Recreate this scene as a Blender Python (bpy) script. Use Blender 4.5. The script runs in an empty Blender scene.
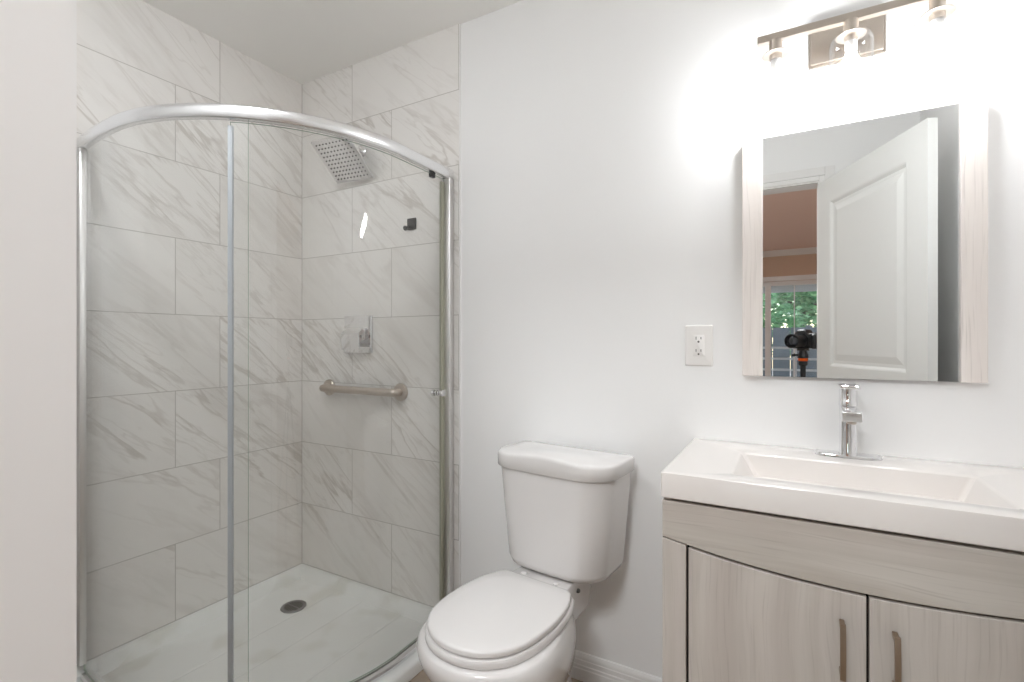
import bpy, bmesh, math, random
from mathutils import Vector, Matrix

scene = bpy.context.scene
COL = scene.collection
R = math.radians

# ------------------------------------------------------------------ camera, world, exposure
CAM = Vector((0.0, -1.653, 1.2013))
YAW = 0.5142
FWD = Vector((-math.sin(YAW), math.cos(YAW), 0))
RGT = Vector((math.cos(YAW), math.sin(YAW), 0))
cam_data = bpy.data.cameras.new('render_camera')
cam_data.sensor_width = 36.0
cam_data.lens = 493.2 / 1024 * 36.0
cam_data.clip_start = 0.002
cam = bpy.data.objects.new('render_camera', cam_data)
cam.location = CAM
cam.rotation_euler = (R(90), 0, YAW)
COL.objects.link(cam)
scene.camera = cam

world = bpy.data.worlds.new('sky')
scene.world = world
world.use_nodes = True
wn = world.node_tree
wn.nodes.clear()
sky = wn.nodes.new('ShaderNodeTexSky')
sky.sky_type = 'NISHITA'
sky.sun_disc = False
sky.sun_elevation = R(50)
sky.sun_rotation = R(200)
bg = wn.nodes.new('ShaderNodeBackground')
bg.inputs['Strength'].default_value = 0.45
wo = wn.nodes.new('ShaderNodeOutputWorld')
wn.links.new(sky.outputs[0], bg.inputs[0])
wn.links.new(bg.outputs[0], wo.inputs[0])

sun_d = bpy.data.lights.new('sun', 'SUN')
sun_d.energy = 6.0
sun_d.angle = R(0.6)
sun_d.color = (1.0, 0.95, 0.88)
sun = bpy.data.objects.new('sun', sun_d)
sun.rotation_euler = (R(38), R(12), R(10))
COL.objects.link(sun)

vs = scene.view_settings
vs.view_transform = 'Standard'
vs.look = 'None'
vs.exposure = 0.0
vs.gamma = 1.0
vs.use_curve_mapping = False
scene.display_settings.display_device = 'sRGB'
cy = scene.cycles
cy.max_bounces = 14
cy.diffuse_bounces = 8
cy.glossy_bounces = 8
cy.transparent_max_bounces = 24
cy.caustics_reflective = False
cy.caustics_refractive = False
cy.sample_clamp_indirect = 6.0

BULB = 112.0       # emission of the three vanity bulbs
CEIL_LAMP = 102.0  # emission of the bathroom ceiling light
HALL_FILL = 46.0   # emission of the added, unseen fill lamp in the room behind

# ------------------------------------------------------------------ material helpers
def lin(c):
    return tuple((v / 12.92 if v <= 0.04045 else ((v + 0.055) / 1.055) ** 2.4) for v in c)


class NT:
    def __init__(self, name):
        self.m = bpy.data.materials.new(name)
        self.m.use_nodes = True
        self.t = self.m.node_tree
        self.t.nodes.clear()
        self.out = self.t.nodes.new('ShaderNodeOutputMaterial')

    def n(self, kind, **kw):
        nd = self.t.nodes.new(kind)
        for k, v in kw.items():
            setattr(nd, k, v)
        return nd

    def link(self, a, b):
        self.t.links.new(a, b)

    def put(self, sock, v):
        if isinstance(v, bpy.types.NodeSocket):
            self.link(v, sock)
        elif v is not None:
            if sock.type == 'RGBA' and not hasattr(v, '__len__'):
                v = (v, v, v, 1)
            elif sock.type == 'RGBA' and len(v) == 3:
                v = (*v, 1)
            sock.default_value = v

    def math(self, op, a, b=None, c=None, clamp=False):
        nd = self.n('ShaderNodeMath', operation=op, use_clamp=clamp)
        for i, v in enumerate((a, b, c)):
            if v is not None:
                self.put(nd.inputs[i], v)
        return nd.outputs[0]

    def mix(self, f, a, b):
        nd = self.n('ShaderNodeMix', data_type='RGBA')
        self.put(nd.inputs[0], f)
        self.put(nd.inputs[6], a)
        self.put(nd.inputs[7], b)
        return nd.outputs[2]

    def coords(self, out='Object'):
        return self.n('ShaderNodeTexCoord').outputs[out]

    def sep(self, v):
        nd = self.n('ShaderNodeSeparateXYZ')
        self.link(v, nd.inputs[0])
        return nd.outputs

    def comb(self, x, y, z):
        nd = self.n('ShaderNodeCombineXYZ')
        for i, v in enumerate((x, y, z)):
            self.put(nd.inputs[i], v)
        return nd.outputs[0]

    def noise(self, v, scale=5, detail=4, rough=0.5, dist=0.0):
        nd = self.n('ShaderNodeTexNoise')
        self.put(nd.inputs['Vector'], v)
        nd.inputs['Scale'].default_value = scale
        nd.inputs['Detail'].default_value = detail
        nd.inputs['Roughness'].default_value = rough
        nd.inputs['Distortion'].default_value = dist
        return nd.outputs[0]

    def white(self, v):
        nd = self.n('ShaderNodeTexWhiteNoise', noise_dimensions='3D')
        self.put(nd.inputs['Vector'], v)
        return nd.outputs['Value']

    def smooth(self, v, a, b, lo=0.0, hi=1.0):
        nd = self.n('ShaderNodeMapRange', interpolation_type='SMOOTHSTEP')
        self.put(nd.inputs[0], v)
        for i, x in zip((1, 2, 3, 4), (a, b, lo, hi)):
            self.put(nd.inputs[i], x)
        return nd.outputs[0]

    def bsdf(self, color, rough=0.5, metal=0.0, spec=0.5, bump=None, bump_s=0.1, bump_d=0.01, coat=0.0):
        b = self.n('ShaderNodeBsdfPrincipled')
        self.put(b.inputs['Base Color'], color)
        self.put(b.inputs['Roughness'], rough)
        self.put(b.inputs['Metallic'], metal)
        self.put(b.inputs['Specular IOR Level'], spec)
        self.put(b.inputs['Coat Weight'], coat)
        b.inputs['Coat Roughness'].default_value = 0.06
        if bump is not None:
            bn = self.n('ShaderNodeBump')
            bn.inputs['Strength'].default_value = bump_s
            bn.inputs['Distance'].default_value = bump_d
            self.link(bump, bn.inputs['Height'])
            self.link(bn.outputs[0], b.inputs['Normal'])
        return b.outputs[0]

    def done(self, sh):
        self.link(sh, self.out.inputs['Surface'])
        return self.m


def plain(name, color, rough=0.5, metal=0.0, spec=0.5, var=0.03, scale=30.0, bump=0.0, coat=0.0):
    """a procedural surface: faint noise in the tone, optional fine bump"""
    t = NT(name)
    nz = t.noise(t.coords(), scale=scale, detail=3)
    c2 = tuple(max(0, v * (1 - var)) for v in color)
    col = t.mix(nz, color, c2)
    return t.done(t.bsdf(col, rough, metal, spec, bump=nz if bump else None, bump_s=bump, bump_d=0.002, coat=coat))


def emitter(name, color, strength):
    t = NT(name)
    e = t.n('ShaderNodeEmission')
    t.put(e.inputs[0], color)
    e.inputs[1].default_value = strength
    return t.done(e.outputs[0])


def sheet_glass(name, tint, refl=1.0):
    """clear thin glass: transparent with a fresnel reflection on each face"""
    t = NT(name)
    lw = t.n('ShaderNodeLayerWeight')
    lw.inputs[0].default_value = 0.5
    f = t.math('POWER', lw.outputs['Facing'], 5.0)
    f = t.math('ADD', t.math('MULTIPLY', f, 0.96), 0.04)
    f = t.math('MULTIPLY', f, refl, clamp=True)
    tr = t.n('ShaderNodeBsdfTransparent')
    t.put(tr.inputs[0], tint)
    gl = t.n('ShaderNodeBsdfGlossy')
    gl.inputs['Roughness'].default_value = 0.0
    mx = t.n('ShaderNodeMixShader')
    t.link(f, mx.inputs[0])
    t.link(tr.outputs[0], mx.inputs[1])
    t.link(gl.outputs[0], mx.inputs[2])
    return t.done(mx.outputs[0])


COURSE = 0.307
TRAY_TOP = 0.08


def marble_tile(name, wall):
    t = NT(name)
    X, Y, Z = t.sep(t.coords())
    if wall == 'left':
        s = t.math('MULTIPLY', Y, -1.0)
        q = Y
        j_even, j_odd = 0.595, 0.4176
    else:
        s = t.math('ADD', X, 2.148)
        q = X
        j_even, j_odd = 0.6024, 0.3557
    r = t.math('DIVIDE', t.math('SUBTRACT', Z, TRAY_TOP), COURSE)
    k = t.math('FLOOR', r)
    par = t.math('FLOORED_MODULO', k, 2.0)
    j = t.math('ADD', j_even, t.math('MULTIPLY', par, j_odd - j_even))
    L = 0.612
    u = t.math('DIVIDE', t.math('SUBTRACT', s, j), L)
    uf = t.math('FLOOR', u)
    du = t.math('MULTIPLY', t.math('SUBTRACT', 0.5, t.math('ABSOLUTE', t.math('SUBTRACT', t.math('FRACT', u), 0.5))), L)
    dv = t.math('MULTIPLY', t.math('SUBTRACT', 0.5, t.math('ABSOLUTE', t.math('SUBTRACT', t.math('FRACT', r), 0.5))), COURSE)
    d = t.math('MINIMUM', du, dv)
    corner = t.math('SUBTRACT', s, 0.006 if wall == 'left' else 0.0)
    d = t.math('MINIMUM', d, t.math('ABSOLUTE', corner))
    grout = t.smooth(d, 0.0008, 0.0022, 1.0, 0.0)
    # a random part of the slab on each tile
    h1 = t.white(t.comb(k, uf, 3.7 if wall == 'left' else 9.1))
    h2 = t.white(t.comb(uf, k, 5.3 if wall == 'left' else 1.9))
    a = R(40)
    al = t.math('SUBTRACT', t.math('MULTIPLY', q, math.cos(a)), t.math('MULTIPLY', Z, math.sin(a)))
    ac = t.math('ADD', t.math('MULTIPLY', q, math.sin(a)), t.math('MULTIPLY', Z, math.cos(a)))
    al = t.math('ADD', al, t.math('MULTIPLY', h1, 7.0))
    ac = t.math('ADD', ac, t.math('MULTIPLY', h2, 5.0))
    vec = t.comb(t.math('MULTIPLY', al, 0.17), ac, t.math('MULTIPLY', h1, 3.0))
    n1 = t.noise(vec, scale=8.0, detail=4, rough=0.55, dist=0.35)
    line1 = t.smooth(t.math('ABSOLUTE', t.math('SUBTRACT', n1, 0.5)), 0.0, 0.035, 1.0, 0.0)
    n1b = t.noise(vec, scale=17.0, detail=3, rough=0.55, dist=0.3)
    line2 = t.smooth(t.math('ABSOLUTE', t.math('SUBTRACT', n1b, 0.52)), 0.0, 0.03, 1.0, 0.0)
    area = t.noise(vec, scale=2.6, detail=2, rough=0.5)
    mask = t.smooth(area, 0.42, 0.66)
    cloud = t.noise(vec, scale=5.5, detail=5, rough=0.65, dist=0.3)
    cl = t.math('MULTIPLY', t.smooth(cloud, 0.5, 0.78), 0.6)
    v = t.math('ADD', t.math('MULTIPLY', line1, t.math('ADD', t.math('MULTIPLY', mask, 0.75), 0.12)),
               t.math('MULTIPLY', t.math('MULTIPLY', line2, mask), 0.45))
    v = t.math('ADD', v, cl, clamp=True)
    v = t.math('MULTIPLY', v, 0.46)
    base = t.mix(h2, lin((0.940, 0.930, 0.918)), lin((0.928, 0.916, 0.902)))
    col = t.mix(v, base, lin((0.66, 0.62, 0.575)))
    col = t.mix(grout, col, lin((0.73, 0.71, 0.69)))
    hgt = t.math('SUBTRACT', 1.0, grout)
    rough = t.math('ADD', 0.22, t.math('MULTIPLY', grout, 0.4))
    return t.done(t.bsdf(col, rough, bump=hgt, bump_s=0.25, bump_d=0.002))


def veneer(name, axis, c1, c2, c3):
    """pale ash veneer; the grain runs along `axis`"""
    t = NT(name)
    X, Y, Z = t.sep(t.coords())
    if axis == 'Z':
        al, ac, dp = Z, X, Y
    else:
        al, ac, dp = X, Z, Y
    wob = t.noise(t.comb(t.math('MULTIPLY', al, 2.2), t.math('MULTIPLY', ac, 4.0), 0.0), scale=1.0, detail=2)
    ac2 = t.math('ADD', ac, t.math('MULTIPLY', t.math('SUBTRACT', wob, 0.5), 0.05))
    g = t.noise(t.comb(t.math('MULTIPLY', al, 1.6), t.math('MULTIPLY', ac2, 26.0), t.math('MULTIPLY', dp, 6.0)),
                scale=1.0, detail=4, rough=0.55)
    fine = t.noise(t.comb(t.math('MULTIPLY', al, 5.0), t.math('MULTIPLY', ac2, 190.0), 0.0), scale=1.0, detail=3)
    big = t.noise(t.comb(t.math('MULTIPLY', al, 0.7), t.math('MULTIPLY', ac2, 9.0), 2.0), scale=1.0, detail=2)
    col = t.mix(t.smooth(g, 0.30, 0.70), c1, c2)
    col = t.mix(t.math('MULTIPLY', t.smooth(big, 0.45, 0.72), 0.65), col, c3)
    col = t.mix(t.math('MULTIPLY', t.smooth(fine, 0.52, 0.75), 0.22), col, lin((0.47, 0.42, 0.38)))
    return t.done(t.bsdf(col, 0.45, bump=fine, bump_s=0.05, bump_d=0.001))


def plank_floor(name, c1, c2):
    t = NT(name)
    X, Y, Z = t.sep(t.coords())
    r = t.math('DIVIDE', Y, 0.18)
    k = t.math('FLOOR', r)
    off = t.white(t.comb(k, 2.0, 1.0))
    u = t.math('ADD', t.math('DIVIDE', X, 1.2), off)
    uf = t.math('FLOOR', u)
    d = t.math('MINIMUM',
               t.math('MULTIPLY', t.math('SUBTRACT', 0.5, t.math('ABSOLUTE', t.math('SUBTRACT', t.math('FRACT', r), 0.5))), 0.18),
               t.math('MULTIPLY', t.math('SUBTRACT', 0.5, t.math('ABSOLUTE', t.math('SUBTRACT', t.math('FRACT', u), 0.5))), 1.2))
    h = t.white(t.comb(k, uf, 4.0))
    g = t.noise(t.comb(t.math('MULTIPLY', X, 2.0), t.math('MULTIPLY', Y, 40.0), t.math('MULTIPLY', h, 9.0)), scale=1.0, detail=5, rough=0.6)
    col = t.mix(t.math('ADD', t.math('MULTIPLY', g, 0.7), t.math('MULTIPLY', h, 0.3)), c1, c2)
    col = t.mix(t.smooth(d, 0.0006, 0.002, 1.0, 0.0), col, tuple(v * 0.4 for v in c1))
    return t.done(t.bsdf(col, 0.4, bump=g, bump_s=0.05, bump_d=0.002))


def wall_paint(name, color):
    t = NT(name)
    v = t.coords()
    n1 = t.noise(v, scale=220, detail=2)
    n2 = t.noise(v, scale=3, detail=2)
    col = t.mix(n2, color, tuple(c * 0.985 for c in color))
    return t.done(t.bsdf(col, 0.55, spec=0.35, bump=n1, bump_s=0.04, bump_d=0.001))


M = {}
M['paint'] = wall_paint('white_wall_paint', lin((0.952, 0.951, 0.950)))
M['ceil'] = wall_paint('ceiling_paint', lin((0.955, 0.950, 0.938)))
M['hall_ceil'] = wall_paint('hall_ceiling_warm_bounce', lin((0.97, 0.865, 0.815)))  # rosy tone: warm bounce off the floor, put into the paint colour
M['hall_wall'] = wall_paint('hall_wall_paint', lin((0.84, 0.74, 0.655)))
M['hall_pale'] = wall_paint('hall_pale_paint', lin((0.93, 0.925, 0.92)))
M['trim'] = plain('white_trim_paint', lin((0.925, 0.92, 0.915)), 0.32, var=0.01)
M['door'] = plain('white_door_paint', lin((0.93, 0.93, 0.92)), 0.35, var=0.01)
M['tile_left'] = marble_tile('marble_tile_left', 'left')
M['tile_back'] = marble_tile('marble_tile_back', 'back')
M['porcelain'] = plain('white_porcelain', lin((0.885, 0.875, 0.87)), 0.10, var=0.01, coat=0.3)
M['plastic'] = plain('white_seat_plastic', lin((0.885, 0.875, 0.87)), 0.22, var=0.01)
M['basin'] = plain('white_cultured_marble', lin((0.905, 0.885, 0.870)), 0.16, var=0.012, coat=0.2)
M['chrome'] = plain('polished_chrome', (0.86, 0.86, 0.87), 0.06, 1.0, var=0.02)
M['alu'] = plain('bright_anodised_aluminium', (0.91, 0.91, 0.92), 0.26, 1.0, var=0.02)
M['nickel'] = plain('brushed_nickel', lin((0.78, 0.74, 0.70)), 0.30, 1.0, var=0.06, scale=120)
M['satin'] = plain('satin_bronze_nickel', lin((0.66, 0.59, 0.52)), 0.36, 1.0, var=0.06, scale=120)
M['jamb'] = plain('satin_aluminium', (0.80, 0.79, 0.78), 0.38, 1.0, var=0.03)
M['glass'] = sheet_glass('clear_shower_glass', (0.996, 1.0, 0.997))
M['glass_edge'] = plain('green_glass_edge', lin((0.60, 0.67, 0.60)), 0.15, var=0.05)
M['shade_glass'] = sheet_glass('clear_shade_glass', (0.985, 0.985, 0.985), 1.3)
M['window_glass'] = sheet_glass('window_glass', (0.97, 0.98, 0.975))
M['seal'] = plain('clear_vinyl_seal', lin((0.80, 0.82, 0.85)), 0.3, var=0.04)
M['olive_seal'] = plain('olive_vinyl_seal', lin((0.70, 0.70, 0.63)), 0.3, var=0.04)
M['black'] = plain('black_plastic', (0.012, 0.012, 0.013), 0.4, var=0.2)
M['dark'] = plain('dark_bronze_metal', lin((0.30, 0.29, 0.28)), 0.4, 0.6, var=0.1)
M['drain'] = plain('grey_drain_metal', lin((0.60, 0.60, 0.60)), 0.35, 0.8, var=0.1, scale=90)
M['dark_gap'] = plain('dark_cabinet_inside', lin((0.20, 0.165, 0.14)), 0.7, var=0.1)
M['orange'] = plain('orange_anodised', lin((0.90, 0.38, 0.10)), 0.3, 0.5, var=0.05)
M['wood_v'] = veneer('pale_ash_veneer_upright', 'Z', lin((0.795, 0.770, 0.742)), lin((0.735, 0.708, 0.677)), lin((0.748, 0.712, 0.688)))
M['wood_mirror'] = veneer('white_washed_wood', 'Z', lin((0.93, 0.905, 0.885)), lin((0.895, 0.865, 0.845)), lin((0.905, 0.87, 0.85)))
M['wood_h'] = veneer('pale_ash_veneer_level', 'X', lin((0.790, 0.768, 0.738)), lin((0.725, 0.698, 0.663)), lin((0.745, 0.710, 0.680)))
M['floor'] = plank_floor('grey_brown_plank', lin((0.56, 0.50, 0.45)), lin((0.68, 0.62, 0.56)))
M['hall_floor'] = plank_floor('warm_oak_plank', lin((0.66, 0.60, 0.54)), lin((0.77, 0.71, 0.65)))
M['bulb'] = emitter('lit_bulb', (0.965, 0.985, 1.0), BULB)
M['diffuser'] = emitter('lit_diffuser', (0.955, 0.98, 1.0), CEIL_LAMP)
M['hall_fill'] = emitter('lit_hall_fill', (0.94, 0.975, 1.0), HALL_FILL)
M['plate'] = plain('outlet_plastic', lin((0.93, 0.92, 0.91)), 0.3, var=0.01)
M['slot'] = plain('outlet_slot', lin((0.30, 0.28, 0.27)), 0.6, var=0.1)
M['lens'] = plain('lens_glass', (0.01, 0.012, 0.02), 0.03, var=0.1, coat=1.0)
M['fence'] = plain('grey_blue_fence', lin((0.55, 0.59, 0.62)), 0.7, var=0.15, scale=8)
M['rail_white'] = plain('white_rail_paint', lin((0.90, 0.92, 0.95)), 0.4, var=0.02)
M['patio'] = plain('patio_concrete', lin((0.62, 0.60, 0.57)), 0.8, var=0.12, scale=12)
M['patio_roof'] = plain('patio_roof_boards', lin((0.86, 0.86, 0.87)), 0.6, var=0.05)
M['bark'] = plain('tree_bark', lin((0.36, 0.29, 0.23)), 0.9, var=0.4, scale=18)


def leaf_mat():
    t = NT('tree_leaf')
    v = t.noise(t.coords(), scale=2.3, detail=3)
    col = t.mix(t.smooth(v, 0.35, 0.65), lin((0.36, 0.56, 0.36)), lin((0.66, 0.82, 0.62)))
    d = t.n('ShaderNodeBsdfDiffuse')
    t.link(col, d.inputs[0])
    tl = t.n('ShaderNodeBsdfTranslucent')
    t.link(col, tl.inputs[0])
    mx = t.n('ShaderNodeMixShader')
    mx.inputs[0].default_value = 0.45
    t.link(d.outputs[0], mx.inputs[1])
    t.link(tl.outputs[0], mx.inputs[2])
    return t.done(mx.outputs[0])


M['leaf'] = leaf_mat()


def tray_mat():
    """white acrylic with long shallow tread grooves"""
    t = NT('white_acrylic_tray')
    X, Y, Z = t.sep(t.coords())
    h = None
    for gx in GROOVES:
        g = t.smooth(t.math('ABSOLUTE', t.math('SUBTRACT', X, gx)), 0.002, 0.010, 0.0, 1.0)
        h = g if h is None else t.math('MINIMUM', h, g)
    nz = t.noise(t.coords(), scale=14, detail=3)
    stain = t.smooth(t.noise(t.coords(), scale=5.0, detail=2), 0.58, 0.72)
    col = t.mix(nz, lin((0.955, 0.960, 0.952)), lin((0.945, 0.950, 0.942)))
    col = t.mix(t.math('MULTIPLY', stain, 0.30), col, lin((0.80, 0.79, 0.73)))
    return t.done(t.bsdf(col, 0.25, bump=h, bump_s=0.35, bump_d=0.004))


# tray-local grooves (the tray's origin stands at the shower corner)
GROOVES = (0.293, 0.468, 0.694)
M['tray'] = tray_mat()

# ------------------------------------------------------------------ mesh helpers
def bm_new():
    return bmesh.new()


def box(bm, x0, x1, y0, y1, z0, z1, bevel=0.0, seg=2, mi=0):
    pts = [(x, y, z) for z in (z0, z1) for y in (y0, y1) for x in (x0, x1)]
    v = [bm.verts.new(p) for p in pts]
    fs = [(0, 2, 3, 1), (4, 5, 7, 6), (0, 1, 5, 4), (2, 6, 7, 3), (0, 4, 6, 2), (1, 3, 7, 5)]
    faces = [bm.faces.new([v[i] for i in f]) for f in fs]
    for f in faces:
        f.material_index = mi
    if bevel:
        es = list({e for f in faces for e in f.edges})
        bmesh.ops.bevel(bm, geom=es, offset=bevel, segments=seg, affect='EDGES', profile=0.5)
    return faces


def obox(bm, c, ex, ey, ez, sx, sy, sz, bevel=0.0, seg=2):
    """oriented box: centre, three unit axes, full sizes"""
    c, ex, ey, ez = (Vector(a) for a in (c, ex, ey, ez))
    v = []
    for k in (-1, 1):
        for j in (-1, 1):
            for i in (-1, 1):
                v.append(bm.verts.new(c + ex * (i * sx / 2) + ey * (j * sy / 2) + ez * (k * sz / 2)))
    fs = [(0, 2, 3, 1), (4, 5, 7, 6), (0, 1, 5, 4), (2, 6, 7, 3), (0, 4, 6, 2), (1, 3, 7, 5)]
    faces = [bm.faces.new([v[i] for i in f]) for f in fs]
    if bevel:
        es = list({e for f in faces for e in f.edges})
        bmesh.ops.bevel(bm, geom=es, offset=bevel, segments=seg, affect='EDGES', profile=0.5)


def frame_of(axis):
    a = Vector(axis).normalized()
    ref = Vector((0, 0, 1)) if abs(a.z) < 0.9 else Vector((1, 0, 0))
    u = a.cross(ref).normalized()
    return a, u, a.cross(u).normalized()


def lathe(bm, prof, c, axis=(0, 0, 1), n=28, cap=True):
    """prof: list of (distance along axis, radius)"""
    a, u, w = frame_of(axis)
    c = Vector(c)
    rings = []
    for d, r in prof:
        rings.append([bm.verts.new(c + a * d + (u * math.cos(2 * math.pi * i / n) + w * math.sin(2 * math.pi * i / n)) * r)
                      for i in range(n)])
    bridge(bm, rings, closed=True)
    if cap:
        bm.faces.new(rings[0][::-1])
        bm.faces.new(rings[-1])
    return rings


def bridge(bm, rings, closed=True, loop=False, mi=0):
    m = len(rings)
    for k in range(m if loop else m - 1):
        A, B = rings[k], rings[(k + 1) % m]
        n = len(A)
        for i in range(n if closed else n - 1):
            j = (i + 1) % n
            f = bm.faces.new((A[i], A[j], B[j], B[i]))
            f.material_index = mi


def loft(bm, rings, cap0=True, cap1=True, mi=0):
    vr = [[bm.verts.new(p) for p in r] for r in rings]
    bridge(bm, vr, mi=mi)
    if cap0:
        bm.faces.new(vr[0][::-1]).material_index = mi
    if cap1:
        bm.faces.new(vr[-1]).material_index = mi
    return vr


def tube(bm, pts, r, n=14, cap=True):
    pts = [Vector(p) for p in pts]
    rad = r if hasattr(r, '__len__') else [r] * len(pts)
    prev = None
    rings = []
    for i, p in enumerate(pts):
        d = (pts[min(i + 1, len(pts) - 1)] - pts[max(i - 1, 0)]).normalized()
        if prev is None:
            _, u, w = frame_of(d)
        else:
            u = (prev - d * prev.dot(d)).normalized()
            w = d.cross(u).normalized()
        prev = u
        rings.append([bm.verts.new(p + (u * math.cos(2 * math.pi * k / n) + w * math.sin(2 * math.pi * k / n)) * rad[i])
                      for k in range(n)])
    bridge(bm, rings)
    if cap:
        bm.faces.new(rings[0][::-1])
        bm.faces.new(rings[-1])


def bezier(p0, p1, p2, p3, n=10):
    p0, p1, p2, p3 = (Vector(p) for p in (p0, p1, p2, p3))
    return [((1 - t) ** 3) * p0 + 3 * t * (1 - t) ** 2 * p1 + 3 * t * t * (1 - t) * p2 + t ** 3 * p3
            for t in (i / n for i in range(n + 1))]


def rrect(x0, x1, y0, y1, r, z, n=6):
    """rounded rectangle ring, 4*(n+1) points; r may be a list of four corner radii"""
    rs = r if hasattr(r, '__len__') else [r] * 4
    cs = [(x1, y1, -1, -1, 0), (x0, y1, 1, -1, 90), (x0, y0, 1, 1, 180), (x1, y0, -1, 1, 270)]
    out = []
    for (cx, cy_, sx, sy, a0), rr in zip(cs, rs):
        for i in range(n + 1):
            a = R(a0 + 90 * i / n)
            out.append((cx + sx * rr + rr * math.cos(a), cy_ + sy * rr + rr * math.sin(a), z))
    return out


def resample(pts, n):
    """closed smooth outline through control points (Catmull-Rom), n points"""
    m = len(pts)
    P = [Vector((p[0], p[1])) for p in pts]
    dense = []
    for i in range(m):
        p0, p1, p2, p3 = P[(i - 1) % m], P[i], P[(i + 1) % m], P[(i + 2) % m]
        for k in range(16):
            t = k / 16
            dense.append(0.5 * ((2 * p1) + (p2 - p0) * t + (2 * p0 - 5 * p1 + 4 * p2 - p3) * t * t
                                + (3 * p1 - p0 - 3 * p2 + p3) * t ** 3))
    L = [0]
    for i in range(len(dense)):
        L.append(L[-1] + (dense[(i + 1) % len(dense)] - dense[i]).length)
    out = []
    k = 0
    for i in range(n):
        s = L[-1] * i / n
        while L[k + 1] < s:
            k += 1
        f = (s - L[k]) / max(1e-9, L[k + 1] - L[k])
        out.append(dense[k].lerp(dense[(k + 1) % len(dense)], f))
    return out


ORIGIN = {}


def link_mesh(name, bm, mats, parent=None, origin=None, smooth=35.0):
    """link bm as one mesh object; geometry is given in world coordinates"""
    if not isinstance(mats, (list, tuple)):
        mats = [mats]
    if parent is not None:
        L = ORIGIN[parent.name]
    else:
        L = Vector(origin) if origin is not None else Vector((0, 0, 0))
    bmesh.ops.remove_doubles(bm, verts=bm.verts, dist=1e-6)
    bmesh.ops.recalc_face_normals(bm, faces=bm.faces)
    bmesh.ops.translate(bm, verts=bm.verts, vec=-L)
    me = bpy.data.meshes.new(name)
    bm.to_mesh(me)
    bm.free()
    for m in mats:
        me.materials.append(m)
    if smooth:
        for p in me.polygons:
            p.use_smooth = True
        me.set_sharp_from_angle(angle=R(smooth))
    o = bpy.data.objects.new(name, me)
    COL.objects.link(o)
    if parent is not None:
        o.parent = parent
    else:
        o.location = L
    ORIGIN[o.name] = L
    return o


def part(name, bm, mats, parent, label=None, smooth=35.0):
    o = link_mesh(name, bm, mats, parent, smooth=smooth)
    if label:
        o['label'] = label
    return o


def thing(name, loc, label, cat, group=None):
    o = bpy.data.objects.new(name, None)
    o.empty_display_size = 0.05
    o.location = loc
    o['label'] = label
    o['category'] = cat
    if group:
        o['group'] = group
    COL.objects.link(o)
    ORIGIN[o.name] = Vector(loc)
    return o


def single(name, bm, mats, loc, label, cat, group=None, smooth=35.0):
    o = link_mesh(name, bm, mats, origin=loc, smooth=smooth)
    o['label'] = label
    o['category'] = cat
    if group:
        o['group'] = group
    return o


def struct(name, bm, mats, label=None, parent=None, smooth=35.0):
    o = link_mesh(name, bm, mats, parent, smooth=smooth)
    if parent is None:
        o['kind'] = 'structure'
        if label:
            o['label'] = label
            o['category'] = name.split('_')[0]
    return o


# ------------------------------------------------------------------ the bathroom shell
XL, XR, YF, ZC = -2.154, 0.545, -1.43, 2.497      # left wall, right wall, doorway wall, ceiling
YB = -1.55                                        # far side of the doorway wall
DX0, DX1, DZ = -0.644, 0.125, 2.035               # door opening between its jambs
HX0, HX1, HY = -3.2, 2.6, -6.44                   # the room behind

b = bm_new(); box(b, XL - 0.1, XR + 0.1, YB, 0.1, -0.12, 0.0)
struct('floor', b, M['floor'], 'grey brown plank floor of the bathroom')
b = bm_new(); box(b, XL - 0.1, XR + 0.1, YB, 0.1, ZC, ZC + 0.1)
struct('ceiling', b, M['ceil'], 'off white bathroom ceiling above shower and vanity')
b = bm_new(); box(b, XL - 0.1, XR + 0.1, 0.0, 0.1, 0.0, ZC)
struct('wall_back', b, M['paint'], 'white painted wall behind toilet, outlet and mirror')
b = bm_new(); box(b, XL - 0.1, XL, YF, 0.0, 0.0, ZC)
struct('wall_left', b, M['paint'], 'white painted wall behind the left shower tiles')
b = bm_new(); box(b, XR, XR + 0.1, YF, 0.0, 0.0, ZC)
struct('wall_right', b, M['paint'], 'white painted wall beside the vanity, behind the open door')
b = bm_new()
box(b, XL - 0.1, DX0 - 0.02, YB, YF, 0, ZC)
box(b, DX1 + 0.02, XR + 0.1, YB, YF, 0, ZC)
box(b, DX0 - 0.02, DX1 + 0.02, YB, YF, DZ + 0.02, ZC)
struct('wall_front', b, M['paint'], 'white wall with the doorway, seen in the mirror')

# marble tile claddings
b = bm_new(); box(b, XL, -2.148, -0.96, 0.0, 0.0, ZC)
struct('wall_left_tile', b, M['tile_left'], 'veined marble tile on the left side of the shower')
b = bm_new(); box(b, -2.148, -1.180, -0.006, 0.0, 0.0, ZC)
struct('wall_back_tile', b, M['tile_back'], 'veined marble tile behind the shower head')
b = bm_new(); box(b, -1.180, -1.173, -0.006, 0.0, 0.0, ZC, 0.001, 1)
struct('trim_1', b, M['trim'], 'thin white edging where the marble tile meets the painted wall')
b = bm_new(); box(b, XL, -2.148, -0.967, -0.96, 0.0, ZC, 0.001, 1)
struct('trim_2', b, M['trim'], 'thin white edging of the left marble tile')

# baseboards: moulded profile swept along a wall
BB = [(0, 0), (0.015, 0), (0.015, 0.040), (0.0135, 0.044), (0.0135, 0.052), (0.0115, 0.056), (0.0115, 0.070), (0.010, 0.073),
      (0.010, 0.079), (0.008, 0.086), (0.004, 0.092), (0, 0.094)]


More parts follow.
